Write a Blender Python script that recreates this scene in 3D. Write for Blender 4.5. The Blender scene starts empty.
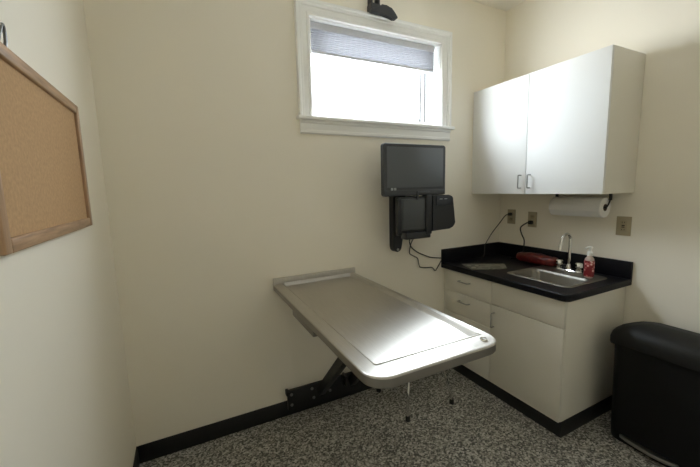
import bpy, bmesh, math, random
from mathutils import Vector, Matrix
random.seed(7)
S = bpy.context.scene
COL = S.collection
PI = math.pi
W, H = 2.70, 2.761          # room width, ceiling height
YF = -3.0                   # front wall, behind the camera

# ------------------------------------------------------------------ materials
def srgb(r, g, b):
    f = lambda c: (c/255/12.92) if c/255 <= .04045 else ((c/255+.055)/1.055)**2.4
    return (f(r), f(g), f(b), 1)

def mat(name, col, rough=.5, metal=0, spec=.5, bump=None, vary=None, aniso=None, coat=0):
    m = bpy.data.materials.new(name); m.use_nodes = True
    nt = m.node_tree; b = nt.nodes['Principled BSDF']
    b.inputs['Base Color'].default_value = (*col[:3], 1)
    b.inputs['Roughness'].default_value = rough
    b.inputs['Metallic'].default_value = metal
    b.inputs['Specular IOR Level'].default_value = spec
    b.inputs['Coat Weight'].default_value = coat
    tc = nt.nodes.new('ShaderNodeTexCoord')
    if vary:                                    # (scale, amount, stretch)
        mp = nt.nodes.new('ShaderNodeMapping'); mp.inputs['Scale'].default_value = vary[2]
        nt.links.new(tc.outputs['Object'], mp.inputs['Vector'])
        n = nt.nodes.new('ShaderNodeTexNoise'); n.inputs['Scale'].default_value = vary[0]; n.inputs['Detail'].default_value = 4
        nt.links.new(mp.outputs[0], n.inputs['Vector'])
        r = nt.nodes.new('ShaderNodeValToRGB')
        lo = [c*(1-vary[1]) for c in col[:3]]; hi = [min(1, c*(1+vary[1])) for c in col[:3]]
        r.color_ramp.elements[0].color = (*lo, 1); r.color_ramp.elements[1].color = (*hi, 1)
        r.color_ramp.elements[0].position = .3; r.color_ramp.elements[1].position = .7
        nt.links.new(n.outputs['Fac'], r.inputs['Fac']); nt.links.new(r.outputs['Color'], b.inputs['Base Color'])
    if bump:                                    # (scale, strength, stretch)
        mp2 = nt.nodes.new('ShaderNodeMapping'); mp2.inputs['Scale'].default_value = bump[2] if len(bump) > 2 else (1, 1, 1)
        nt.links.new(tc.outputs['Object'], mp2.inputs['Vector'])
        n2 = nt.nodes.new('ShaderNodeTexNoise'); n2.inputs['Scale'].default_value = bump[0]; n2.inputs['Detail'].default_value = 3
        nt.links.new(mp2.outputs[0], n2.inputs['Vector'])
        bp = nt.nodes.new('ShaderNodeBump'); bp.inputs['Strength'].default_value = bump[1]; bp.inputs['Distance'].default_value = .002
        nt.links.new(n2.outputs['Fac'], bp.inputs['Height']); nt.links.new(bp.outputs[0], b.inputs['Normal'])
    if aniso:
        b.inputs['Anisotropic'].default_value = aniso
        tv = nt.nodes.new('ShaderNodeCombineXYZ'); tv.inputs[0].default_value = 1      # brushed along the length: highlights spread across
        nt.links.new(tv.outputs[0], b.inputs['Tangent'])
    return m

M = {}
M['wall'] = mat('cream_wall_paint', (.875, .83, .725), .6, spec=.3, bump=(260, .06))
M['ceiling'] = mat('ceiling_paint', (.88, .86, .80), .8, spec=.2, bump=(120, .1))
M['trim'] = mat('white_trim_paint', (.89, .89, .87), .35)
M['laminate'] = mat('off_white_laminate', (.76, .735, .66), .42, spec=.4)
M['door_white'] = mat('white_door_laminate', (.80, .80, .785), .62, spec=.25)
M['vinyl'] = mat('black_vinyl_base', (.010, .010, .011), .45)
M['counter'] = mat('black_counter_laminate', (.007, .007, .010), .42, spec=.18, vary=(300, .5, (1, 1, 1)))
M['steel'] = mat('brushed_stainless', (.60, .575, .535), .43, 1, vary=(14, .06, (24, .6, 1)), aniso=.95)
M['steel_edge'] = mat('shaded_steel_edge', (.33, .315, .29), .36, 1)  # table steel darkened: the skirt's dim reflections are put into the colour
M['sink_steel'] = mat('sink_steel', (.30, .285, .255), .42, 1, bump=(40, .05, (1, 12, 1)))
M['chrome'] = mat('polished_chrome', (.75, .75, .74), .08, 1)
M['nickel'] = mat('satin_nickel_wire', (.42, .42, .41), .3, 1)
M['black_metal'] = mat('black_powder_coat', (.012, .012, .013), .45, bump=(300, .1))
M['bolt'] = mat('grey_bolt', (.22, .22, .22), .4, .8)
M['black_plastic'] = mat('black_plastic', (.017, .019, .023), .42, bump=(400, .08))
M['bin_plastic'] = mat('bin_black_plastic', (.005, .005, .005), .6, spec=.25, bump=(300, .12))
M['bin_lid'] = mat('bin_lid_plastic', (.009, .009, .0085), .55, spec=.3, bump=(300, .12))
M['grey_plastic'] = mat('charcoal_plastic', (.058, .064, .07), .5, bump=(400, .08))
M['monitor_plastic'] = mat('monitor_plastic', (.042, .046, .053), .4)
M['screen'] = mat('dark_screen_with_glare', (.10, .112, .125), .28)  # black screen lifted to grey: window haze and room reflection in the colour
M['badge'] = mat('pale_badge', (.38, .40, .42), .4)
M['cork'] = mat('cork', srgb(188, 155, 118), .9, spec=.1, vary=(110, .10, (1, 1, 1)), bump=(220, .12))
M['oak'] = mat('oak_frame', srgb(150, 112, 82), .45, vary=(9, .25, (10, 1.2, 10)), bump=(40, .1, (8, .5, 8)))
M['paper'] = mat('white_paper', (.80, .79, .77), .9, spec=.1, bump=(90, .25))
M['almond'] = mat('almond_plastic', (.42, .365, .25), .4)
M['rubber'] = mat('black_rubber', (.012, .012, .012), .7)
M['cord_grey'] = mat('grey_cord', (.06, .058, .052), .5)
M['cord_black'] = mat('black_cord', (.010, .010, .010), .5)
M['card'] = mat('core_card', (.08, .06, .045), .9)
M['white_plastic'] = mat('white_plastic', (.78, .78, .74), .35)
M['seat_vinyl'] = mat('grey_seat_vinyl', (.03, .03, .032), .5)
M['outdoor'] = mat('pale_concrete', (.72, .72, .70), .9)

def floor_mat():
    m = bpy.data.materials.new('speckled_floor'); m.use_nodes = True
    nt = m.node_tree; b = nt.nodes['Principled BSDF']; b.inputs['Roughness'].default_value = .55
    b.inputs['Specular IOR Level'].default_value = .3
    tc = nt.nodes.new('ShaderNodeTexCoord')
    v = nt.nodes.new('ShaderNodeTexVoronoi'); v.inputs['Scale'].default_value = 120
    n = nt.nodes.new('ShaderNodeTexNoise'); n.inputs['Scale'].default_value = 85; n.inputs['Detail'].default_value = 2
    nt.links.new(tc.outputs['Object'], v.inputs['Vector']); nt.links.new(tc.outputs['Object'], n.inputs['Vector'])
    sep = nt.nodes.new('ShaderNodeSeparateColor'); nt.links.new(v.outputs['Color'], sep.inputs[0])
    add = nt.nodes.new('ShaderNodeMath'); add.operation = 'MULTIPLY_ADD'; add.inputs[1].default_value = .55; add.inputs[2].default_value = 0
    nt.links.new(sep.outputs[0], add.inputs[0])
    add2 = nt.nodes.new('ShaderNodeMath'); add2.operation = 'MULTIPLY_ADD'; add2.inputs[1].default_value = .55
    nt.links.new(n.outputs['Fac'], add2.inputs[0]); nt.links.new(add.outputs[0], add2.inputs[2])
    r = nt.nodes.new('ShaderNodeValToRGB'); r.color_ramp.interpolation = 'CONSTANT'
    e = r.color_ramp.elements
    e[0].position = 0; e[0].color = (.10, .098, .092, 1)
    e[1].position = .43; e[1].color = (.235, .225, .20, 1)
    for p, c in ((.55, (.33, .318, .285, 1)), (.68, (.45, .435, .40, 1)), (.76, (.58, .565, .53, 1))):
        x = e.new(p); x.color = c
    nt.links.new(add2.outputs[0], r.inputs['Fac']); nt.links.new(r.outputs['Color'], b.inputs['Base Color'])
    return m
M['floor'] = floor_mat()

def glass_mat():
    m = bpy.data.materials.new('window_glass'); m.use_nodes = True
    nt = m.node_tree; nt.nodes.clear()
    out = nt.nodes.new('ShaderNodeOutputMaterial'); mix = nt.nodes.new('ShaderNodeMixShader')
    t = nt.nodes.new('ShaderNodeBsdfTransparent'); g = nt.nodes.new('ShaderNodeBsdfGlossy'); g.inputs['Roughness'].default_value = .02
    t.inputs['Color'].default_value = (.97, .98, .97, 1)
    fr = nt.nodes.new('ShaderNodeFresnel'); fr.inputs['IOR'].default_value = 1.45
    ge = nt.nodes.new('ShaderNodeNewGeometry'); sub = nt.nodes.new('ShaderNodeMath'); sub.operation = 'SUBTRACT'; sub.inputs[0].default_value = 1
    mul = nt.nodes.new('ShaderNodeMath'); mul.operation = 'MULTIPLY'      # no reflection from the inner side of either face
    nt.links.new(ge.outputs['Backfacing'], sub.inputs[1]); nt.links.new(sub.outputs[0], mul.inputs[0]); nt.links.new(fr.outputs[0], mul.inputs[1])
    nt.links.new(mul.outputs[0], mix.inputs[0]); nt.links.new(t.outputs[0], mix.inputs[1]); nt.links.new(g.outputs[0], mix.inputs[2])
    nt.links.new(mix.outputs[0], out.inputs['Surface'])
    return m
M['glass'] = glass_mat()

def shade_mat():
    m = bpy.data.materials.new('grey_shade_fabric'); m.use_nodes = True
    nt = m.node_tree; nt.nodes.clear()
    out = nt.nodes.new('ShaderNodeOutputMaterial'); mix = nt.nodes.new('ShaderNodeMixShader')
    d = nt.nodes.new('ShaderNodeBsdfDiffuse'); t = nt.nodes.new('ShaderNodeBsdfTranslucent')
    d.inputs['Color'].default_value = (.30, .31, .335, 1); t.inputs['Color'].default_value = (.60, .60, .62, 1)
    mix.inputs[0].default_value = SHADE_T
    nt.links.new(d.outputs[0], mix.inputs[1]); nt.links.new(t.outputs[0], mix.inputs[2]); nt.links.new(mix.outputs[0], out.inputs['Surface'])
    return m
SHADE_T = .33
M['shade'] = shade_mat()

def floral_mat(name, base, c1, c2, scale):
    m = bpy.data.materials.new(name); m.use_nodes = True
    nt = m.node_tree; b = nt.nodes['Principled BSDF']; b.inputs['Roughness'].default_value = .35
    tc = nt.nodes.new('ShaderNodeTexCoord'); v = nt.nodes.new('ShaderNodeTexVoronoi'); v.inputs['Scale'].default_value = scale
    nt.links.new(tc.outputs['Object'], v.inputs['Vector'])
    r = nt.nodes.new('ShaderNodeValToRGB'); r.color_ramp.interpolation = 'CONSTANT'
    e = r.color_ramp.elements; e[0].color = (*c1, 1); e[0].position = 0; e[1].position = .28; e[1].color = (*c2, 1)
    x = e.new(.48); x.color = (*base, 1)
    nt.links.new(v.outputs['Distance'], r.inputs['Fac']); nt.links.new(r.outputs['Color'], b.inputs['Base Color'])
    return m
M['soap_label'] = floral_mat('floral_soap_label', (.22, .012, .02), (.80, .62, .58), (.50, .12, .12), 55)
M['pouch'] = floral_mat('dark_red_pouch', (.10, .007, .008), (.20, .02, .015), (.15, .010, .010), 30)
M['soap_clear'] = mat('clear_soap_bottle', (.50, .40, .36), .12, coat=.5)
M['print'] = floral_mat('printed_page', (.22, .21, .17), (.46, .45, .38), (.10, .105, .08), 16)

# ------------------------------------------------------------------ mesh helpers
def BM(): return bmesh.new()

def box(bm, x0, x1, y0, y1, z0, z1, bev=0, seg=2, rot=None, piv=None):
    x0, x1 = sorted((x0, x1)); y0, y1 = sorted((y0, y1)); z0, z1 = sorted((z0, z1))
    t = bmesh.new(); bmesh.ops.create_cube(t, size=1)
    for v in t.verts: v.co = Vector(((v.co.x+.5)*(x1-x0)+x0, (v.co.y+.5)*(y1-y0)+y0, (v.co.z+.5)*(z1-z0)+z0))
    if bev: bmesh.ops.bevel(t, geom=t.edges[:], offset=min(bev, .49*min(x1-x0, y1-y0, z1-z0)), segments=seg, affect='EDGES', profile=.5)
    if rot:
        c = Vector(piv) if piv else Vector(((x0+x1)/2, (y0+y1)/2, (z0+z1)/2))
        for v in t.verts: v.co = rot @ (v.co-c) + c
    join(bm, t)

def join(bm, t):
    mp = {}
    for v in t.verts: mp[v] = bm.verts.new(v.co)
    for f in t.faces:
        try: bm.faces.new([mp[v] for v in f.verts])
        except ValueError: pass
    t.free()

def spline(pts, n=8):
    P = [Vector(p) for p in pts]
    if len(P) < 3: return P
    out = []
    for i in range(len(P)-1):
        a = P[i-1] if i else P[0]*2-P[1]; b, c = P[i], P[i+1]; d = P[i+2] if i+2 < len(P) else P[-1]*2-P[-2]
        for k in range(n):
            t = k/n
            out.append(.5*((2*b)+(c-a)*t+(2*a-5*b+4*c-d)*t*t+(3*b-a-3*c+d)*t**3))
    out.append(P[-1]); return out

def tube(bm, pts, r, seg=10, smooth=True, n=8):
    P = spline(pts, n) if smooth else [Vector(p) for p in pts]
    rr = r if isinstance(r, (list, tuple)) else None
    rings = []; N = None
    for i, p in enumerate(P):
        t = ((P[min(i+1, len(P)-1)]-P[max(i-1, 0)])).normalized()
        if N is None: N = t.orthogonal().normalized()
        N = (N - t*N.dot(t)).normalized(); B = t.cross(N)
        q = rr[0]+(rr[1]-rr[0])*i/(len(P)-1) if rr else r
        rings.append([bm.verts.new(p+(N*math.cos(a)+B*math.sin(a))*q) for a in [2*PI*k/seg for k in range(seg)]])
    for a, b in zip(rings, rings[1:]):
        for k in range(seg): bm.faces.new([a[k], a[(k+1) % seg], b[(k+1) % seg], b[k]])
    bm.faces.new(rings[0][::-1]); bm.faces.new(rings[-1])

def lathe(bm, prof, c, axis='z', seg=24, sx=1, sy=1):
    """prof: (radius, height) pairs from bottom to top"""
    rings = []
    for r, h in prof:
        ring = []
        for k in range(seg):
            a = 2*PI*k/seg; u, v = r*math.cos(a)*sx, r*math.sin(a)*sy
            p = {'z': (u, v, h), 'y': (u, h, v), 'x': (h, u, v)}[axis]
            ring.append(bm.verts.new(Vector(c)+Vector(p)))
        rings.append(ring)
    for a, b in zip(rings, rings[1:]):
        for k in range(seg): bm.faces.new([a[k], a[(k+1) % seg], b[(k+1) % seg], b[k]])
    bm.faces.new(rings[0]); bm.faces.new(rings[-1])

def loft(bm, loops, cap=True):
    R = [[bm.verts.new(p) for p in L] for L in loops]; n = len(R[0])
    for a, b in zip(R, R[1:]):
        for k in range(n): bm.faces.new([a[k], a[(k+1) % n], b[(k+1) % n], b[k]])
    if cap: bm.faces.new(R[0]); bm.faces.new(R[-1])

def rrect(x0, x1, y0, y1, z, rs, seg=8):
    """counter-clockwise rounded rectangle; rs = radii at (x0,y0),(x1,y0),(x1,y1),(x0,y1)"""
    out = []
    for (cx, cy, a0), r in zip(((x0, y0, PI), (x1, y0, 1.5*PI), (x1, y1, 0), (x0, y1, .5*PI)), rs):
        r = max(r, .0004)
        ox = cx + (r if cx == x0 else -r); oy = cy + (r if cy == y0 else -r)
        for k in range(seg+1):
            a = a0 + .5*PI*k/seg
            out.append(Vector((ox+r*math.cos(a), oy+r*math.sin(a), z)))
    return out

def prism(bm, pts, axis, a, b):
    """extrude a 2-D outline along an axis from a to b"""
    f = {'x': lambda u, v, w: (w, u, v), 'y': lambda u, v, w: (u, w, v), 'z': lambda u, v, w: (u, v, w)}[axis]
    A = [bm.verts.new(f(u, v, a)) for u, v in pts]; B = [bm.verts.new(f(u, v, b)) for u, v in pts]
    n = len(pts)
    for k in range(n): bm.faces.new([A[k], A[(k+1) % n], B[(k+1) % n], B[k]])
    bm.faces.new(A[::-1]); bm.faces.new(B)

ORI = {}
def obj(name, bm, m, parent=None, origin=None, smooth=True, label=None):
    bmesh.ops.recalc_face_normals(bm, faces=bm.faces[:])
    if parent is not None:
        o_ = ORI[parent.name]
    elif origin is not None: o_ = Vector(origin)
    else:
        xs = [v.co for v in bm.verts]
        o_ = Vector(((min(v.x for v in xs)+max(v.x for v in xs))/2, (min(v.y for v in xs)+max(v.y for v in xs))/2, min(v.z for v in xs)))
    for v in bm.verts: v.co -= o_
    me = bpy.data.meshes.new(name); bm.to_mesh(me); bm.free()
    me.materials.append(M[m] if isinstance(m, str) else m)
    if smooth:
        for p in me.polygons: p.use_smooth = True
        me.set_sharp_from_angle(angle=math.radians(32))
    o = bpy.data.objects.new(name, me); COL.objects.link(o)
    if parent is not None: o.parent = parent
    else: o.location = o_
    ORI[o.name] = o_
    if label: o['label'] = label
    return o

def tag(o, label, cat, group=None):
    o['label'] = label; o['category'] = cat
    if group: o['group'] = group
    return o

def thing(name, label, cat, loc, group=None):
    o = bpy.data.objects.new(name, None); COL.objects.link(o); o.location = loc; o.empty_display_size = .05
    ORI[o.name] = Vector(loc)
    return tag(o, label, cat, group)

def copy_thing(o, delta, label):
    c = o.copy(); COL.objects.link(c); c.location = o.location + Vector(delta); c['label'] = label
    ORI[c.name] = ORI[o.name] + Vector(delta)
    for ch in o.children:
        d = ch.copy(); COL.objects.link(d); d.parent = c
        for g in ch.children:
            e = g.copy(); COL.objects.link(e); e.parent = d
    return c

def struct(name, bm, m, label, parent=None):
    o = obj(name, bm, m, parent); 
    if parent is None: o['kind'] = 'structure'; o['label'] = label
    return o

# ------------------------------------------------------------------ room shell
TH = .155
OX0, OX1, OZ0, OZ1 = 1.064, 2.044, 1.853, 2.414      # window opening
b = BM(); box(b, -TH, W+TH, YF-TH, TH, -.12, 0); struct('floor', b, 'floor', 'dark speckled grey flake floor of the exam room')
b = BM(); box(b, -TH, W+TH, YF-TH, TH, H, H+.12); struct('ceiling', b, 'ceiling', 'cream painted flat ceiling')
b = BM(); box(b, -TH, 0, YF-TH, TH, 0, H); struct('wall_left', b, 'wall', 'cream wall on the left carrying the cork board')
b = BM(); box(b, W, W+TH, YF-TH, TH, 0, H); struct('wall_right', b, 'wall', 'cream wall on the right behind the cabinets')
b = BM(); box(b, 0, W, YF-TH, YF, 0, H); struct('wall_front', b, 'wall', 'cream wall behind the viewer')
b = BM()
box(b, 0, OX0, 0, TH, 0, H); box(b, OX1, W, 0, TH, 0, H)
box(b, OX0, OX1, 0, TH, 0, OZ0); box(b, OX0, OX1, 0, TH, OZ1, H)
struct('wall_back', b, 'wall', 'cream wall with the high window')
def baseboard(name, x0, x1, y0, y1, lab, axis):
    b = BM(); box(b, x0, x1, y0, y1, 0, .101, .0025); struct(name, b, 'vinyl', lab)
baseboard('baseboard_back', .007, 2.09, -.007, 0, 'black vinyl base along the window wall', 'x')
baseboard('baseboard_left', 0, .007, YF, 0, 'black vinyl base along the left wall', 'y')
baseboard('baseboard_right', W-.007, W, YF, -.935, 'black vinyl base along the right wall', 'y')

# ------------------------------------------------------------------ window
win = bpy.data.objects.new('window_1', None); COL.objects.link(win); win.location = (1.554, 0, OZ0); ORI['window_1'] = Vector(win.location)
win['kind'] = 'structure'; win['label'] = 'high white framed window with bright daylight'
CW = .088
def casing_piece(bm, p0, p1, inward):
    """profiled casing running p0->p1 in the xz plane; inward = direction to opening"""
    prof = [(0, -.010), (.004, -.016), (.018, -.0165), (.022, -.013), (.050, -.013), (.056, -.019), (.070, -.021), (.078, -.026), (.086, -.026), (CW, -.022)]
    return prof
# casing as mitred frame: sweep profile around left, top, right
b = BM()
prof = [(0, 0), (0, -.010), (.004, -.016), (.018, -.0165), (.022, -.012), (.050, -.013), (.056, -.019), (.068, -.021), (.074, -.027), (.085, -.027), (CW, -.024), (CW, 0)]
corners = [lambda d: (OX0-d, OZ0), lambda d: (OX0-d, OZ1+d), lambda d: (OX1+d, OZ1+d), lambda d: (OX1+d, OZ0)]
rings = []
for c in corners:
    rings.append([b.verts.new((c(d)[0], y, c(d)[1])) for d, y in prof])
for A, B_ in zip(rings, rings[1:]):
    n = len(prof)
    for k in range(n): b.faces.new([A[k], A[(k+1) % n], B_[(k+1) % n], B_[k]])
b.faces.new(rings[0]); b.faces.new(rings[-1])
obj('casing', b, 'trim', win)
b = BM()  # stool
box(b, OX0-CW-.016, OX1+CW+.016, -.048, 0, OZ0-.022, OZ0, .006, 3)
box(b, OX0, OX1, -.01, TH-.005, OZ0-.02, OZ0+.001)
obj('sill', b, 'trim', win)
b = BM()  # apron
prof = [(0, OZ0-.022), (-.024, OZ0-.022), (-.024, OZ0-.034), (-.016, OZ0-.040), (-.014, OZ0-.075), (-.018, OZ0-.080), (-.018, OZ0-.092), (-.012, OZ0-.098), (0, OZ0-.098)]
prism(b, prof, 'x', OX0-CW+.004, OX1+CW-.004)
obj('apron', b, 'trim', win)
b = BM()  # jamb liner (thin, inside the hole)
box(b, OX0, OX0+.006, -.004, TH, OZ0, OZ1); box(b, OX1-.006, OX1, -.004, TH, OZ0, OZ1); box(b, OX0, OX1, -.004, TH, OZ1-.006, OZ1)
obj('jamb', b, 'trim', win)
b = BM()  # vinyl frame + sash
def frame_rect(bm, x0, x1, z0, z1, w, y0, y1, bev=.004, wt=None):
    wt = wt or w
    box(bm, x0, x0+w, y0, y1, z0, z1, bev); box(bm, x1-w, x1, y0, y1, z0, z1, bev)
    box(bm, x0+w-.002, x1-w+.002, y0, y1, z0, z0+w, bev); box(bm, x0+w-.002, x1-w+.002, y0, y1, z1-wt, z1, bev)
frame_rect(b, OX0+.006, OX1-.006, OZ0, OZ1-.006, .046, .112, .15, wt=.018)
obj('frame', b, 'trim', win)
b = BM(); frame_rect(b, OX0+.048, OX1-.048, OZ0+.036, OZ1-.022, .040, .116, .142, wt=.018)
obj('sash', b, 'trim', win)
b = BM(); box(b, OX0+.084, OX1-.084, .127, .131, OZ0+.072, OZ1-.036); obj('pane', b, 'glass', win, smooth=False)
b = BM()
for x in (OX1-.094, OX1-.050): box(b, x, x+.008, .110, .117, OZ0+.05, OZ1-.03)  # dark strips painted in for the shaded edges of the right stile
obj('stile_shade_lines', b, mat('grey_stile_shade', (.10, .10, .10), .6), win)

# cellular shade, half lowered
sh = thing('window_shade', 'grey pleated cellular shade lowered over the top of the window', 'window shade', (1.554, .05, 2.25))
b = BM(); box(b, OX0+.012, OX1-.030, .022, .058, 2.366, 2.407, .004); obj('headrail', b, mat('shade_rail', (.60, .61, .65), .5), sh)
b = BM()
zs = []; z = 2.366; k = 0
pts_f = []
NP = 10; z0, z1 = 2.246, 2.366
for i in range(NP*2+1):
    pts_f.append((.026 if i % 2 else .031, z1-(z1-z0)*i/(NP*2)))
pts_b = [(.056 if i % 2 else .051, z1-(z1-z0)*i/(NP*2)) for i in range(NP*2+1)][::-1]
A = [[b.verts.new((x, y, z)) for y, z in pts_f] for x in (OX0+.014, OX1-.032)]
Bk = [[b.verts.new((x, y, z)) for y, z in pts_b] for x in (OX0+.014, OX1-.032)]
for rows in (A, Bk):
    for i in range(len(rows[0])-1): b.faces.new([rows[0][i], rows[0][i+1], rows[1][i+1], rows[1][i]])
obj('pleated_fabric', b, 'shade', sh, smooth=False)
b = BM(); box(b, OX0+.013, OX1-.031, .025, .057, 2.230, 2.246, .003); obj('bottom_rail', b, mat('shade_bottom_rail', (.60, .61, .65), .5), sh)

# ------------------------------------------------------------------ black bracket above the window
tb = thing('wall_bracket', 'small black wall bracket with a drooping arm above the window', 'bracket', (1.475, 0, 2.50))
b = BM(); box(b, 1.452, 1.520, -.055, 0, 2.495, 2.548, .004)
box(b, 1.454, 1.466, -.05, -.005, 2.54, 2.60, .002); box(b, 1.504, 1.518, -.05, -.005, 2.54, 2.60, .002)
obj('mounting_block', b, 'black_plastic', tb)
b = BM()
ol = [(1.446, 2.491), (1.446, 2.507), (1.50, 2.518), (1.522, 2.545), (1.555, 2.544), (1.596, 2.536), (1.615, 2.515), (1.640, 2.490), (1.630, 2.478), (1.606, 2.474), (1.575, 2.487), (1.535, 2.492), (1.49, 2.489)]
prism(b, ol, 'y', -.068, -.036)
bmesh.ops.bevel(b, geom=b.edges[:], offset=.003, segments=2, affect='EDGES')
obj('arm', b, 'black_plastic', tb)

# ------------------------------------------------------------------ exam table
TX0, TX1, TY0, TY1, TZ = .768, 1.316, -1.188, -.022, .868
tab = thing('exam_table', 'stainless steel fold-down exam table fixed to the window wall', 'exam table', (1.04, -.02, 0))
b = BM()
Z = TZ
R0 = (.075, .075, .004, .004)
FY_ = -.935                      # where the near panel folds down towards the drain
def ins(L): return L[:18] + [Vector((L[17].x, FY_, L[17].z))] + L[18:]
def rr(d, z):
    rad = [max(x-d, .003) for x in R0]
    return ins(rrect(TX0+d, TX1-d, TY0+d, TY1+.008, z, rad))
IX0, IX1, IY0, IY1 = TX0+.060, TX1-.040, TY0+.085, TY1-.008
fa_, fb_ = Vector((IX1, FY_)), Vector((IX0, IY0+.012))
fd = (fb_-fa_).normalized(); fn = Vector((-fd.y, fd.x))
if fn.y > 0: fn = -fn
def inner(d, z, slope=0):
    L = ins(rrect(IX0+d, IX1-d, IY0+d, IY1-d, z, [.012]*4))
    for p in L: p.z -= max(0, (Vector((p.x, p.y))-fa_).dot(fn))*slope
    return L
SLOPE = math.tan(math.radians(4.5))
last = inner(.008, Z-.013, SLOPE)
loops = [rr(.010, Z-.036), rr(.002, Z-.036), rr(0, Z-.033), rr(0, Z-.031), rr(0, Z-.009), rr(0, Z-.006), rr(.0015, Z-.002), rr(.005, Z), rr(.007, Z),
         rr(.021, Z+.0004), inner(-.0105, Z+.0018), inner(-.0095, Z+.0018), inner(-.007, Z+.0046), inner(-.004, Z+.0046), inner(-.001, Z+.001), inner(.001, Z-.002), inner(.006, Z-.011, SLOPE*.9), last]
e_ = BM(); loft(e_, [[p.copy() for p in L] for L in loops[:6]], cap=False); loops = [loops[0]] + loops[5:]
loft(b, loops[1:], cap=False)
b.faces.new([b.verts.new(p) for p in last[:19]])
b.faces.new([b.verts.new(p) for p in [last[0]]+last[18:]])
b.faces.new([b.verts.new(p) for p in loops[0]])
bmesh.ops.remove_doubles(b, verts=b.verts[:], dist=.00005)
obj('tabletop', b, 'steel', tab)
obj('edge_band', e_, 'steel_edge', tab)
b = BM()  # upturned splash along the wall
box(b, TX0, TX1, -.0215, -.006, Z-.036, Z+.036, .003)
obj('backsplash', b, 'steel', tab)
b = BM(); lathe(b, [(.013, -.004), (.013, .005), (.011, .008), (.004, .009)], (1.252, -1.146, Z), seg=20)
obj('drain_plug', b, 'chrome', tab)
b = BM()  # underside frame
box(b, TX0+.010, TX0+.05, -.66, -.36, Z-.076, Z-.034, .004)
box(b, TX1-.05, TX1-.010, -.66, -.36, Z-.076, Z-.034, .004)
box(b, TX0+.05, TX1-.05, -.66, -.62, Z-.07, Z-.034, .004)
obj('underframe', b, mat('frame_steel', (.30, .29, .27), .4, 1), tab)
b = BM()  # wall plate near the floor
box(b, .815, 1.335, -.030, -.0072, .045, .176, .003)
box(b, .805, .822, -.040, -.0072, .150, .186, .003)
box(b, 1.19, 1.205, -.09, -.03, .13, .20, .002)
obj('wall_plate', b, 'black_metal', tab)
for x, z in ((.838, .150), (.838, .080), (.975, .150), (.985, .085), (1.10, .10), (1.215, .105)):
    b = BM(); lathe(b, [(.0085, .006), (.0085, 0), (.0095, 0), (.0095, -.004), (.005, -.007)][::-1], (x, -.030, z), axis='y', seg=12); obj('bolt', b, 'bolt', tab)
def strut(x):
    b = BM(); p = Vector((x, -.045, .125)); q = Vector((x, -.69, .80)); d = (q-p); n = Vector((0, -d.z, d.y)).normalized()
    w = .026
    A = [p+n*w, q+n*w, q-n*w, p-n*w]
    prism(b, [(v.y, v.z) for v in A], 'x', x-.020, x+.020)
    obj('strut', b, 'black_metal', tab)
strut(1.03); strut(1.255)

# ------------------------------------------------------------------ stool under the table
st = thing('stool', 'low stool with bent chrome legs on black feet, tucked under the steel exam table', 'stool', (1.63, -.235, 0))
cx, cy = 1.632, -.235
b = BM(); lathe(b, [(.10, .375), (.145, .38), (.155, .395), (.155, .425), (.145, .44), (.08, .446), (.002, .447)], (cx, cy, 0), seg=32)
obj('seat', b, 'seat_vinyl', st)
for sx, sy in ((-1, -1), (1, -1), (-1, 1), (1, 1)):
    b = BM(); tube(b, [(cx+sx*.075, cy+sy*.075, .378), (cx+sx*.112, cy+sy*.105, .30), (cx+sx*.146, cy+sy*.140, .19), (cx+sx*.168, cy+sy*.158, .09), (cx+sx*.176, cy+sy*.172, .02)], .009, 10)
    lg = obj('leg', b, 'chrome', st)
    b = BM(); lathe(b, [(.015, 0), (.015, .022), (.011, .03)], (cx+sx*.1765, cy+sy*.1725, 0), seg=14); obj('foot', b, 'rubber', lg)
b = BM(); tube(b, [(cx+.115*math.cos(a), cy+.115*math.sin(a), .37) for a in [2*PI*k/24 for k in range(25)]], .007, 8, smooth=False); obj('seat_ring', b, 'chrome', st)

# ------------------------------------------------------------------ computer mount, monitor, unit
mt = thing('computer_mount', 'black wall track and arm with folded keyboard tray under the monitor', 'wall mount', (1.64, 0, 1.0))
b = BM()
prism(b, [(1.598, 1.50), (1.598, 1.02), (1.606, .992), (1.622, .980), (1.640, .980), (1.658, .992), (1.668, 1.02), (1.668, 1.07), (1.70, 1.08), (1.70, 1.50)], 'y', -.058, 0)
bmesh.ops.bevel(b, geom=b.edges[:], offset=.004, segments=2, affect='EDGES')
obj('wall_track', b, 'black_plastic', mt)
b = BM(); lathe(b, [(.009, -.004), (.009, .008), (.006, .010)][::-1], (1.630, -.060, .998), axis='y', seg=12); obj('screw', b, 'nickel', mt, label='silver screw at the foot of the track')
b = BM(); box(b, 1.61, 1.68, -.16, -.055, 1.18, 1.32, .006); box(b, 1.60, 1.74, -.171, -.155, 1.15, 1.355, .004); box(b, 1.62, 1.68, -.139, -.055, 1.42, 1.48, .006)
obj('arm', b, 'black_plastic', mt)
b = BM()  # folded keyboard tray: outer shell
box(b, 1.532, 1.775, -.205, -.172, 1.130, 1.364, .010, 3)
box(b, 1.525, 1.555, -.218, -.19, 1.118, 1.352, .006); 
box(b, 1.745, 1.795, -.222, -.176, 1.110, 1.372, .010, 3)
box(b, 1.60, 1.66, -.176, -.110, 1.12, 1.300, .006)
obj('keyboard_tray', b, 'black_plastic', mt)
b = BM(); box(b, 1.558, 1.742, -.214, -.200, 1.148, 1.350, .006, 3)
box(b, 1.568, 1.73, -.2165, -.212, 1.162, 1.345, .003); obj('keyboard_panel', b, 'grey_plastic', mt, label='charcoal panel of the folded tray')
b = BM(); box(b, 1.59, 1.79, -.215, -.15, 1.086, 1.132, .008, 3); box(b, 1.70, 1.80, -.20, -.15, 1.105, 1.135, .006); obj('wrist_rest', b, 'black_plastic', mt)

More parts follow.
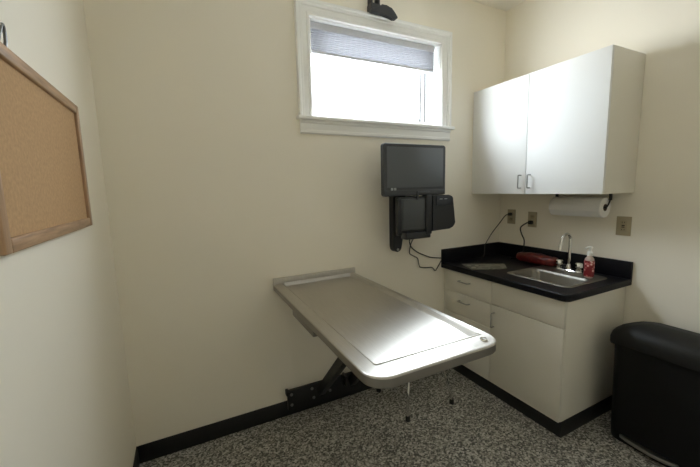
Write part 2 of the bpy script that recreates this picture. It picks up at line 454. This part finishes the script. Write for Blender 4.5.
cu = thing('computer_unit', 'black boxy computer unit beside the folded keyboard tray', 'computer', (1.90, -.18, 1.12))
b = BM()
prism(b, [(1.797, 1.365), (1.797, 1.128), (1.968, 1.134), (1.974, 1.150), (2.000, 1.158), (2.000, 1.175), (1.982, 1.350), (1.950, 1.365)], 'y', -.216, -.10)
bmesh.ops.bevel(b, geom=b.edges[:], offset=.006, segments=2, affect='EDGES')
obj('case', b, 'black_plastic', cu)
b = BM(); box(b, 1.830, 1.962, -.221, -.214, 1.295, 1.358, .003); obj('front_panel', b, mat('slate_plastic', (.026, .031, .042), .4), cu)
for x in (1.868, 1.908):
    b = BM(); box(b, x-.012, x+.012, -.223, -.220, 1.337, 1.342, .001); obj('indicator', b, 'badge', cu)
b = BM(); box(b, 1.79, 1.90, -.105, -.05, 1.22, 1.30, .005); obj('bracket', b, 'black_plastic', cu)

mo = thing('monitor', 'black flat computer monitor mounted on the wall below the window', 'monitor', (1.664, -.2, 1.37))
MX0, MX1, MZ0, MZ1 = 1.428, 1.914, 1.368, 1.690
b = BM()
loft(b, [[Vector((p.x, y, p.y)) for p in rrect(MX0+d, MX1-d, MZ0+d, MZ1-d, 0, [max(.018-d, .004)]*4, 5)] for y, d in ((-.150, .03), (-.170, .006), (-.178, 0), (-.206, 0), (-.2095, .003))])
obj('housing', b, 'monitor_plastic', mo)
b = BM(); box(b, MX0+.024, MX1-.022, -.2105, -.206, MZ0+.054, MZ1-.020, .001); obj('screen', b, 'screen', mo)
b = BM(); box(b, MX0+.004, MX1-.004, -.2125, -.206, MZ0+.003, MZ0+.036, .002); obj('lower_bezel', b, 'monitor_plastic', mo)
b = BM(); box(b, 1.682, 1.775, -.222, -.208, MZ0+.012, MZ0+.028, .003); box(b, 1.672, 1.685, -.222, -.208, MZ0-.03, MZ0+.03, .003); obj('latch', b, 'grey_plastic', mo)
for x in (1.486, 1.509):
    b = BM(); box(b, x-.008, x+.008, -.2135, -.2095, MZ0+.037, MZ0+.052, .001); obj('badge', b, 'badge', mo)
b = BM(); box(b, 1.60, 1.73, -.152, -.139, 1.40, 1.53, .004); obj('mount_plate', b, 'black_plastic', mo)

# cables along the wall
b = BM(); tube(b, [(1.715, -.12, 1.10), (1.735, -.05, 1.055), (1.772, -.02, .997), (1.825, -.015, .955), (1.889, -.012, .924), (1.96, -.010, .897), (2.045, -.010, .882), (2.066, -.010, .880)], .0042, 8)
tag(obj('cable', b, 'cord_black'), 'black cable in a smooth curve from the computer mount to the counter', 'cable')
b = BM(); tube(b, [(1.738, -.12, 1.10), (1.752, -.05, 1.035), (1.760, -.02, .985), (1.765, -.012, .948), (1.80, -.012, .925), (1.834, -.012, .905), (1.845, -.012, .865), (1.856, -.012, .838), (1.90, -.012, .825), (1.965, -.012, .820), (1.985, -.012, .805), (2.003, -.012, .790), (2.030, -.012, .820), (2.062, -.010, .862)], .0036, 8, n=5)
tag(obj('cable', b, 'cord_grey'), 'thin kinked cable dipping lowest between the computer mount and the counter', 'cable')

# ------------------------------------------------------------------ wall cabinet
UX = W-.33
wc = thing('wall_cabinet', 'white two-door wall cabinet hung on the right wall', 'cabinet', (W-.16, -.46, 1.357))
b = BM(); box(b, UX+.019, W, -.932, 0, 1.357, 2.123, .0015); obj('body', b, 'laminate', wc)
def pull(bm, c, L, out, along, off, r=.0042):
    """wire bow handle centred at c; along / out are unit vectors"""
    c = Vector(c); a = Vector(along)*L/2; o = Vector(out)*off; bb = Vector(out)*.010
    tube(bm, [c-a, c-a+o-bb*.6, c-a+o*1+a*.06, c+o, c+a+o*1-a*.06, c+a+o-bb*.6, c+a], r, 8, smooth=False)
def door(parent, m, x, y0, y1, z0, z1, hc, along, L=.085):
    b = BM(); box(b, x, x+.0185, y0, y1, z0, z1, .0018); d = obj('door', b, m, parent)
    b = BM(); pull(b, hc, L, (-1, 0, 0), along, .030); obj('handle', b, 'nickel', d, label='bent metal wire handle')
    return d
door(wc, 'door_white', UX, -.463, -.003, 1.3575, 2.1225, (UX, -.432, 1.440), (0, 0, 1))
door(wc, 'door_white', UX, -.931, -.467, 1.3575, 2.1225, (UX, -.500, 1.440), (0, 0, 1))

# ------------------------------------------------------------------ base cabinet
BX = W-.604; BY = -.930; CT = .843; CB = .803
bc = thing('base_cabinet', 'off-white base cabinet with drawers under the black counter', 'cabinet', (W-.3, -.465, 0))
b = BM()
box(b, BX+.019, W-.003, BY, BY+.018, .096, CB-.0005, .001); box(b, BX+.019, W-.003, -.021, -.003, .096, CB-.0005, .001)
box(b, BX+.019, W-.003, BY+.018, -.021, .096, .114); box(b, W-.012, W-.003, BY+.018, -.021, .114, CB-.0005)
box(b, BX+.019, BX+.037, BY+.018, -.021, .114, CB-.0005)
obj('body', b, 'laminate', bc)
b = BM(); box(b, BX+.022, W-.008, BY-.004, -.008, 0, .0955, .003); obj('toe_kick', b, 'vinyl', bc, label='black vinyl base')
def drawer(z0, z1, hz):
    b = BM(); box(b, BX, BX+.0185, -.451, -.022, z0, z1, .0018); d = obj('drawer', b, 'laminate', bc)
    if hz:
        b = BM(); pull(b, (BX, -.222, hz), .095, (-1, 0, 0), (0, 1, 0), .028); obj('handle', b, 'nickel', d, label='bent metal wire handle')
for z0, z1, hz in ((.640, .800, .736), (.474, .637, .585), (.308, .471, .425), (.098, .305, .25)): drawer(z0, z1, hz)
b = BM(); box(b, BX, BX+.0185, BY+.001, -.455, .645, .800, .0018); obj('false_front', b, 'laminate', bc)
door(bc, 'laminate', BX, BY+.001, -.455, .098, .641, (BX, -.480, .543), (0, 0, 1), .095)
b = BM(); box(b, BX+.004, BX+.03, -.021, -.003, .098, .800); obj('filler_strip', b, 'laminate', bc)

# countertop with a sink cut-out
SX0, SX1, SY0, SY1 = 2.192, 2.605, -.888, -.470
ct = thing('countertop', 'black counter with upstand along two walls above the base cabinet', 'countertop', (W-.31, -.47, CB))
CX0, CY0 = 2.068, -.957
b = BM()
def slab(z, d): return rrect(CX0+d, W-.0005, CY0+d, -.0005, z, [.035, .002, .002, .002], 6)
hx0, hx1, hy0, hy1 = SX0+.012, SX1-.012, SY0+.012, SY1-.012
out_ = [slab(CB, .004), slab(CB+.004, 0), slab(CT-.004, 0), slab(CT, .004)]
loft(b, out_, cap=False)
ho = rrect(hx0, hx1, hy0, hy1, 0, [.03]*4, 6)
ht = [Vector((p.x, p.y, CT)) for p in ho]; hb = [Vector((p.x, p.y, CB)) for p in ho]
# annulus faces top, bottom and the hole wall
def ring_to(bm, L1, L2):
    A = [bm.verts.new(p) for p in L1]; B_ = [bm.verts.new(p) for p in L2]; n = len(A)
    for k in range(n): bm.faces.new([A[k], A[(k+1) % n], B_[(k+1) % n], B_[k]])
ring_to(b, slab(CT, .004), ht); ring_to(b, slab(CB, .004), hb); ring_to(b, ht, hb)
bmesh.ops.remove_doubles(b, verts=b.verts[:], dist=.00005)
obj('worktop', b, 'counter', ct)
b = BM()
box(b, CX0, W-.020, -.020, -.0005, CT-.001, .946, .002); box(b, W-.020, W-.0005, CY0, -.0005, CT-.001, .946, .002)
obj('upstand', b, 'counter', ct)

# sink
sk = thing('sink', 'stainless steel drop-in sink set into the black counter', 'sink', ((SX0+SX1)/2, (SY0+SY1)/2, CB))
b = BM()
def sl(d, z, r): return rrect(SX0+d, SX1-d, SY0+d, SY1-d, z, [r]*4, 6)
bx1 = 2.462
def bl(d, z, r): return rrect(SX0+.028+d, bx1-d, SY0+.028+d, SY1-.028-d, z, [r]*4, 6)
loft(b, [sl(.002, CT+.0005, .04), sl(0, CT+.002, .042), sl(.004, CT+.005, .04), sl(.014, CT+.004, .036), bl(-.005, CT+.003, .045), bl(0, CT-.002, .045), bl(.008, CT-.015, .045), bl(.018, CT-.13, .045), bl(.032, CT-.15, .035), bl(.13, CT-.156, .02)], cap=False)
ob = BM(); ob.free()
A = bl(.13, CT-.156, .02); vs = [b.verts.new(p) for p in A]; b.faces.new(vs)
bmesh.ops.remove_doubles(b, verts=b.verts[:], dist=.00005)
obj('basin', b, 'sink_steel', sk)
b = BM(); lathe(b, [(.042, -.155), (.042, -.151), (.034, -.149), (.030, -.152), (.004, -.153)], ((SX0+.028+bx1)/2, (SY0+SY1)/2, CT), seg=24); obj('drain', b, 'chrome', sk)

# faucet
FX, FY, FZ = 2.566, -.664, CT+.004
fa = thing('faucet', 'chrome gooseneck faucet with two handles behind the sink', 'faucet', (FX, FY, FZ))
b = BM(); loft(b, [rrect(FX-.026+d, FX+.026-d, FY-.085+d, FY+.085-d, z, [.024-d]*4, 6) for z, d in ((FZ, 0), (FZ+.008, 0), (FZ+.013, .004))]); obj('deck_plate', b, 'chrome', fa)
b = BM(); lathe(b, [(.020, .012), (.018, .03), (.013, .042), (.011, .05)], (FX, FY, FZ), seg=20)
tube(b, [(FX, FY, FZ+.045), (FX, FY, FZ+.20), (FX-.006, FY, FZ+.228), (FX-.024, FY, FZ+.246), (FX-.048, FY+.001, FZ+.250), (FX-.074, FY+.002, FZ+.236), (FX-.090, FY+.003, FZ+.205), (FX-.096, FY+.004, FZ+.165)], .0092, 12)
tube(b, [(FX-.095, FY+.004, FZ+.174), (FX-.0985, FY+.004, FZ+.150)], .0115, 12, smooth=False)
obj('spout', b, 'chrome', fa)
for s in (-1, 1):
    b = BM(); lathe(b, [(.017, .012), (.017, .022), (.013, .026), (.013, .032), (.022, .036), (.0225, .060), (.019, .066), (.004, .067)], (FX, FY+s*.062, FZ), seg=8)
    obj('handle', b, 'chrome', fa)

# soap bottle on the sink rim
sx, sy, sz = 2.497, -.822, CT+.0042
so = thing('soap_bottle', 'red floral hand soap bottle with white pump beside the faucet', 'soap bottle', (sx, sy, sz))
b = BM()
prof = [(.020, 0), (.026, .004), (.0265, .02), (.0265, .105), (.024, .120), (.014, .132), (.012, .138)]
lathe(b, prof, (sx, sy, sz), seg=24, sx=.85); obj('bottle', b, 'soap_clear', so)
b = BM(); lathe(b, [(.0270, .012), (.0274, .014), (.0274, .106), (.0270, .108)], (sx, sy, sz), seg=24, sx=.86); obj('wrap', b, 'soap_label', so, label='red wrap with pale flowers')
b = BM(); lathe(b, [(.0145, .137), (.0145, .158), (.011, .162), (.006, .163), (.006, .180), (.012, .182), (.012, .192), (.006, .195)], (sx, sy, sz), seg=16)
tube(b, [(sx, sy, sz+.188), (sx-.022, sy+.006, sz+.189), (sx-.034, sy+.009, sz+.183)], .0048, 8); obj('pump', b, 'white_plastic', so)

# red pouch behind the sink
po = thing('zip_pouch', 'long dark red patterned pouch lying against the upstand behind the sink', 'pouch', (2.60, -.40, CT))
b = BM()
N, K = 22, 18; rings = []
for i in range(N+1):
    t = -1+2*i/N; e = (1-abs(t)**4)**.5 if abs(t) < 1 else 0
    e = max(e, .05)
    ring = []
    for k in range(K):
        a = 2*PI*k/K; u, v = math.cos(a), math.sin(a)
        sq = lambda c, p: math.copysign(abs(c)**p, c)
        ring.append(Vector((2.610+.050*e*sq(u, .75)+.003*math.sin(9*t+k), -.405+t*.160, CT+.0375+.0375*(.35+.65*e)*sq(v, .75)*(1 if v < 0 else (1+.10*math.sin(5*t+1))))))
    rings.append(ring)
loft(b, rings); obj('bag', b, 'pouch', po)
b = BM(); tube(b, [(2.607, -.405+t*.125, CT+.0765+.002*math.sin(5*t+1)-.006*abs(t)**3) for t in [-1+.2*k for k in range(11)]], .0022, 6)
obj('zip', b, 'black_plastic', po)
b = BM(); box(b, 2.615, 2.655, -.610, -.580, CT, CT+.028, .006, 3); tag(obj('sink_stopper_box', b, 'black_plastic'), 'small black box between the red pouch and the faucet', 'box')

# booklets on the counter
def booklet(name, quad, z, th, m, lab, cat):
    b = BM(); n = len(quad)
    prism(b, quad, 'z', z, z+th); o = obj(name, b, m, smooth=False); tag(o, lab, cat); return o
bk = booklet('booklet', [(2.150, -.130), (2.085, -.295), (2.300, -.405), (2.405, -.300)], CT, .004, 'print', 'open printed booklet lying on the black counter near the window wall', 'booklet')

# ------------------------------------------------------------------ paper towel
th_ = thing('paper_towel_holder', 'black towel holder screwed under the wall cabinet', 'towel holder', (2.61, -.67, 1.357))
b = BM()
tx, tz = 2.605, 1.270
TA, TB = -.832, -.520
for y in (TA-.007, TB+.007):
    box(b, tx+.020, tx+.052, y-.003, y+.003, 1.312, 1.3565, .002)
    tube(b, [(tx+.036, y, 1.318), (tx+.022, y, 1.292), (tx, y, tz)], .0042, 8)
box(b, tx+.018, tx+.054, TA-.010, TB+.010, 1.351, 1.3565, .002)
obj('bracket', b, 'black_plastic', th_)
b = BM(); tube(b, [(tx, TA-.008, tz), (tx, TB+.008, tz)], .006, 12, smooth=False); obj('rod', b, 'black_plastic', th_)
tr = thing('paper_towel_roll', 'white paper towel roll hanging under the wall cabinet', 'paper towel', (tx, -.67, tz))
b = BM()
loft(b, [[Vector((tx+r*math.cos(a), y, tz+r*math.sin(a))) for a in [2*PI*k/36 for k in range(36)]] for r, y in ((.0215, TA), (.060, TA), (.062, TA+.004), (.062, TB-.004), (.060, TB), (.0215, TB))], cap=False)
obj('paper', b, 'paper', tr)
b = BM()
loft(b, [[Vector((tx+r*math.cos(a), y, tz+r*math.sin(a))) for a in [2*PI*k/24 for k in range(24)]] for r, y in ((.0215, TA-.001), (.0215, TB+.001), (.0075, TB-.01), (.0075, TA+.01), (.0195, TA-.001), (.0215, TA-.001))], cap=False)
obj('core', b, 'card', tr)
b = BM()
prism(b, [(tx-.062, tz+.010), (tx-.0635, tz-.02), (tx-.049, tz-.045), (tx-.030, tz-.059), (tx-.029, tz-.057), (tx-.047, tz-.043), (tx-.0615, tz-.019), (tx-.0605, tz+.010)], 'y', TA+.004, TB-.004); obj('loose_sheet', b, 'paper', tr)

# ------------------------------------------------------------------ wall plates
def outlet(yc, zc, lab, w=.072):
    o = thing('outlet', lab, 'outlet', (W, yc, zc-.057), 'almond wall outlets over the counter')
    b = BM(); box(b, W-.006, W, yc-w/2, yc+w/2, zc-.058, zc+.058, .003); obj('plate', b, 'almond', o)
    for dz in (-.021, .021):
        b = BM(); loft(b, [[Vector((x, yc+p.x, zc+dz+p.y)) for p in rrect(-.0165, .0165, -.0145, .0145, 0, [.011]*4, 4)] for x in (W-.005, W-.0085)])
        r = obj('receptacle', b, mat('almond_socket', (.34, .295, .20), .4), o)
        for dy in (-.006, .006):
            b = BM(); box(b, W-.0092, W-.0083, yc+dy-.0012, yc+dy+.0012, zc+dz-.002, zc+dz+.008); obj('slot', b, 'rubber', r)
    b = BM(); lathe(b, [(.003, -.0075), (.003, -.005)], (W, yc, zc), axis='x', seg=8); obj('screw', b, 'nickel', o)
outlet(-.115, 1.166, 'almond outlet nearest the window wall with a grey cord plugged in')
outlet(-.298, 1.155, 'almond outlet left of the towel roll with a black cord plugged in')
o3 = thing('outlet', 'almond outlet right of the paper towel roll with nothing plugged in', 'outlet', (W, -.893, 1.10), 'almond wall outlets over the counter')
b = BM(); box(b, W-.006, W, -.932, -.854, 1.098, 1.214, .003); obj('plate', b, 'almond', o3)
b = BM(); box(b, W-.009, W-.005, -.910, -.876, 1.122, 1.190, .002); r3 = obj('receptacle', b, mat('almond_insert', (.38, .33, .225), .4), o3)
for z, c in ((1.160, 'rubber'), (1.150, 'card')):
    b = BM(); box(b, W-.0105, W-.0088, -.901, -.885, z-.003, z+.003, .0008); obj('button', b, c, r3)
for z in (1.135, 1.178):
    for dy in (-.006, .006):
        b = BM(); box(b, W-.0095, W-.0088, -.893+dy-.0012, -.893+dy+.0012, z-.004, z+.004); obj('slot', b, 'rubber', r3)

# plugged-in cords
c1 = thing('power_cord', 'grey power cord slanting down from the outlet nearest the window wall', 'power cord', (2.66, -.115, .95))
b = BM(); box(b, W-.036, W-.0093, -.128, -.102, 1.175, 1.199, .006, 3); obj('plug', b, 'cord_grey', c1)
b = BM(); tube(b, [(W-.034, -.115, 1.187), (W-.055, -.098, 1.175), (2.615, -.070, 1.115), (2.56, -.045, 1.035), (2.515, -.032, .962), (2.50, -.030, .935), (2.485, -.040, .87), (2.44, -.06, CT+.004), (2.36, -.07, CT+.004)], .0038, 8); obj('cord', b, 'cord_grey', c1)
c2 = thing('power_cord', 'black power cord curving down behind the red pouch', 'power cord', (2.66, -.298, .95))
b = BM(); box(b, W-.040, W-.0093, -.312, -.284, 1.120, 1.148, .007, 3); obj('plug', b, 'cord_black', c2)
b = BM(); tube(b, [(W-.038, -.298, 1.134), (W-.058, -.285, 1.128), (2.625, -.255, 1.095), (2.632, -.258, 1.05), (2.645, -.272, 1.005), (2.655, -.268, .965), (2.662, -.258, .93), (2.664, -.255, .88), (2.655, -.245, CT+.005), (2.60, -.20, CT+.005)], .0045, 8); obj('cord', b, 'cord_black', c2)

# ------------------------------------------------------------------ step bin
tc_ = thing('trash_can', 'black plastic step-on trash can in the corner beside the base cabinet', 'trash can', (2.52, -1.26, 0))
b = BM()
def bl2(d, z, dx=0): return rrect(2.368+d+dx, 2.670-d, -1.480+d, -1.028-d, z, [.045]*4, 8)
loft(b, [bl2(.014, 0), bl2(.010, .012), bl2(.008, .05), bl2(0, .550)])
for v in b.verts:
    if v.co.z > .5: v.co.z += .035*(1-((v.co.y+1.253)/.247)**2)
obj('bin', b, 'bin_plastic', tc_)
b = BM()
def ll(d, z, dx=0): return rrect(2.350+d*1.0, 2.682-d, -1.500+d, -1.006-d, z, [max(.062-d*.25, .03)]*4, 8)
L_ = [ll(.016, .540), ll(.003, .544), ll(0, .555), ll(0, .588), ll(.006, .610), ll(.018, .626), ll(.040, .640), ll(.075, .648), ll(.12, .651)]
for L in L_:
    for p in L: p.z += .042*(1-((p.y+1.253)/.247)**2)-.006-.055*max(0, (p.x-2.47)/.21)**1.6*max(0, (p.z-.54)/.11)
loft(b, L_)
obj('lid', b, 'bin_lid', tc_)
b = BM()
prism(b, [(2.395, -1.095), (2.366, -1.10), (2.352, -1.15), (2.345, -1.245), (2.350, -1.30), (2.366, -1.345), (2.395, -1.350)], 'z', .030, .048)
bmesh.ops.bevel(b, geom=b.edges[:], offset=.003, segments=2, affect='EDGES')
obj('pedal', b, 'nickel', tc_, label='silver foot pedal bar')

# ------------------------------------------------------------------ cork board on the left wall
cb = thing('cork_board', 'cork board with oak frame on the left wall', 'cork board', (0, -.77, 1.31))
KY0, KY1, KZ0, KZ1, FW = -1.125, -.430, 1.312, 1.736, .030
b = BM(); box(b, .001, .010, KY0+.01, KY1-.01, KZ0+.01, KZ1-.01); obj('cork_panel', b, 'cork', cb)
def stile(y0, y1, z0, z1, m):
    b = BM(); box(b, 0, .019, y0, y1, z0, z1, .004, 3); obj('frame_rail', b, m, cb)
def oak(name, stretch):
    return mat(name, srgb(170, 137, 106), .45, vary=(7, .28, stretch), bump=(40, .1, stretch))
ov, ohz = oak('oak_upright', (12, 14, 1.2)), oak('oak_level', (12, 1.2, 14))
stile(KY1-FW, KY1, KZ0, KZ1, ov); stile(KY0, KY0+FW, KZ0, KZ1, ov)
stile(KY0+FW, KY1-FW, KZ0, KZ0+FW, ohz); stile(KY0+FW, KY1-FW, KZ1-FW, KZ1, ohz)

# wire loop above the board
b = BM(); tube(b, [(.012, -.966, 1.736), (.014, -.967, 1.752), (.016, -.973, 1.768), (.018, -.984, 1.776), (.018, -.994, 1.768), (.016, -1.000, 1.752), (.012, -1.001, 1.736)], .0035, 8)
tag(obj('wire_hook', b, 'bolt'), 'bent grey wire hook standing above the cork board frame', 'hook')

# ------------------------------------------------------------------ light
wd = bpy.data.worlds.new('overcast'); S.world = wd; wd.use_nodes = True
wn = wd.node_tree; bg = wn.nodes['Background']; bg.inputs['Strength'].default_value = 20.0
wtc = wn.nodes.new('ShaderNodeTexCoord'); wsx = wn.nodes.new('ShaderNodeSeparateXYZ'); wr = wn.nodes.new('ShaderNodeValToRGB')
wmr = wn.nodes.new('ShaderNodeMapRange'); wmr.inputs[1].default_value = -1; wmr.inputs[2].default_value = 1
wn.links.new(wtc.outputs['Generated'], wsx.inputs[0]); wn.links.new(wsx.outputs['Z'], wmr.inputs[0]); wn.links.new(wmr.outputs[0], wr.inputs[0])
we = wr.color_ramp.elements
GR = .85     # sunlit pale ground below the horizon against the sky above it
we[0].position = .47; we[0].color = (.92*GR, .95*GR, 1.0*GR, 1); we[1].position = .53; we[1].color = (.86*.85, .94*.85, 1.04*.85, 1)
w2 = we.new(1.0); w2.color = (.86*1.15, .94*1.15, 1.04*1.15, 1)      # overcast sky: brightest overhead
wn.links.new(wr.outputs[0], bg.inputs[0])
pl = bpy.data.lights.new('window_portal', 'AREA'); pl.shape = 'RECTANGLE'; pl.size = OX1-OX0; pl.size_y = OZ1-OZ0; pl.cycles.is_portal = True
po_ = bpy.data.objects.new('window_portal', pl); COL.objects.link(po_); po_.location = ((OX0+OX1)/2, .153, (OZ0+OZ1)/2); po_.rotation_euler = (-PI/2, 0, 0)

# ------------------------------------------------------------------ camera
cam = bpy.data.cameras.new('camera'); co = bpy.data.objects.new('camera', cam); COL.objects.link(co)
cam.sensor_width = 36; cam.lens = 336.9157*36/700; cam.clip_start = .02
r = Vector((0.8947045, -0.44589581, -0.02609169)); u = Vector((0.08120206, 0.10493675, 0.99115816)); f = Vector((0.4392153, 0.88891237, -0.13009504))
mw = Matrix((r, u, -f)).transposed().to_4x4(); mw.translation = (0.3203206, -1.96968152, 1.41920733)
co.matrix_world = mw
S.camera = co
S.view_settings.view_transform = 'Standard'; S.view_settings.look = 'None'; S.view_settings.gamma = 1
S.view_settings.use_curve_mapping = False
S.view_settings.exposure = 0.93
try:
    S.cycles.use_denoising = True; S.cycles.max_bounces = 24; S.cycles.diffuse_bounces = 16; S.cycles.glossy_bounces = 8
    S.cycles.transparent_max_bounces = 16; S.cycles.sample_clamp_indirect = 0
except Exception: pass
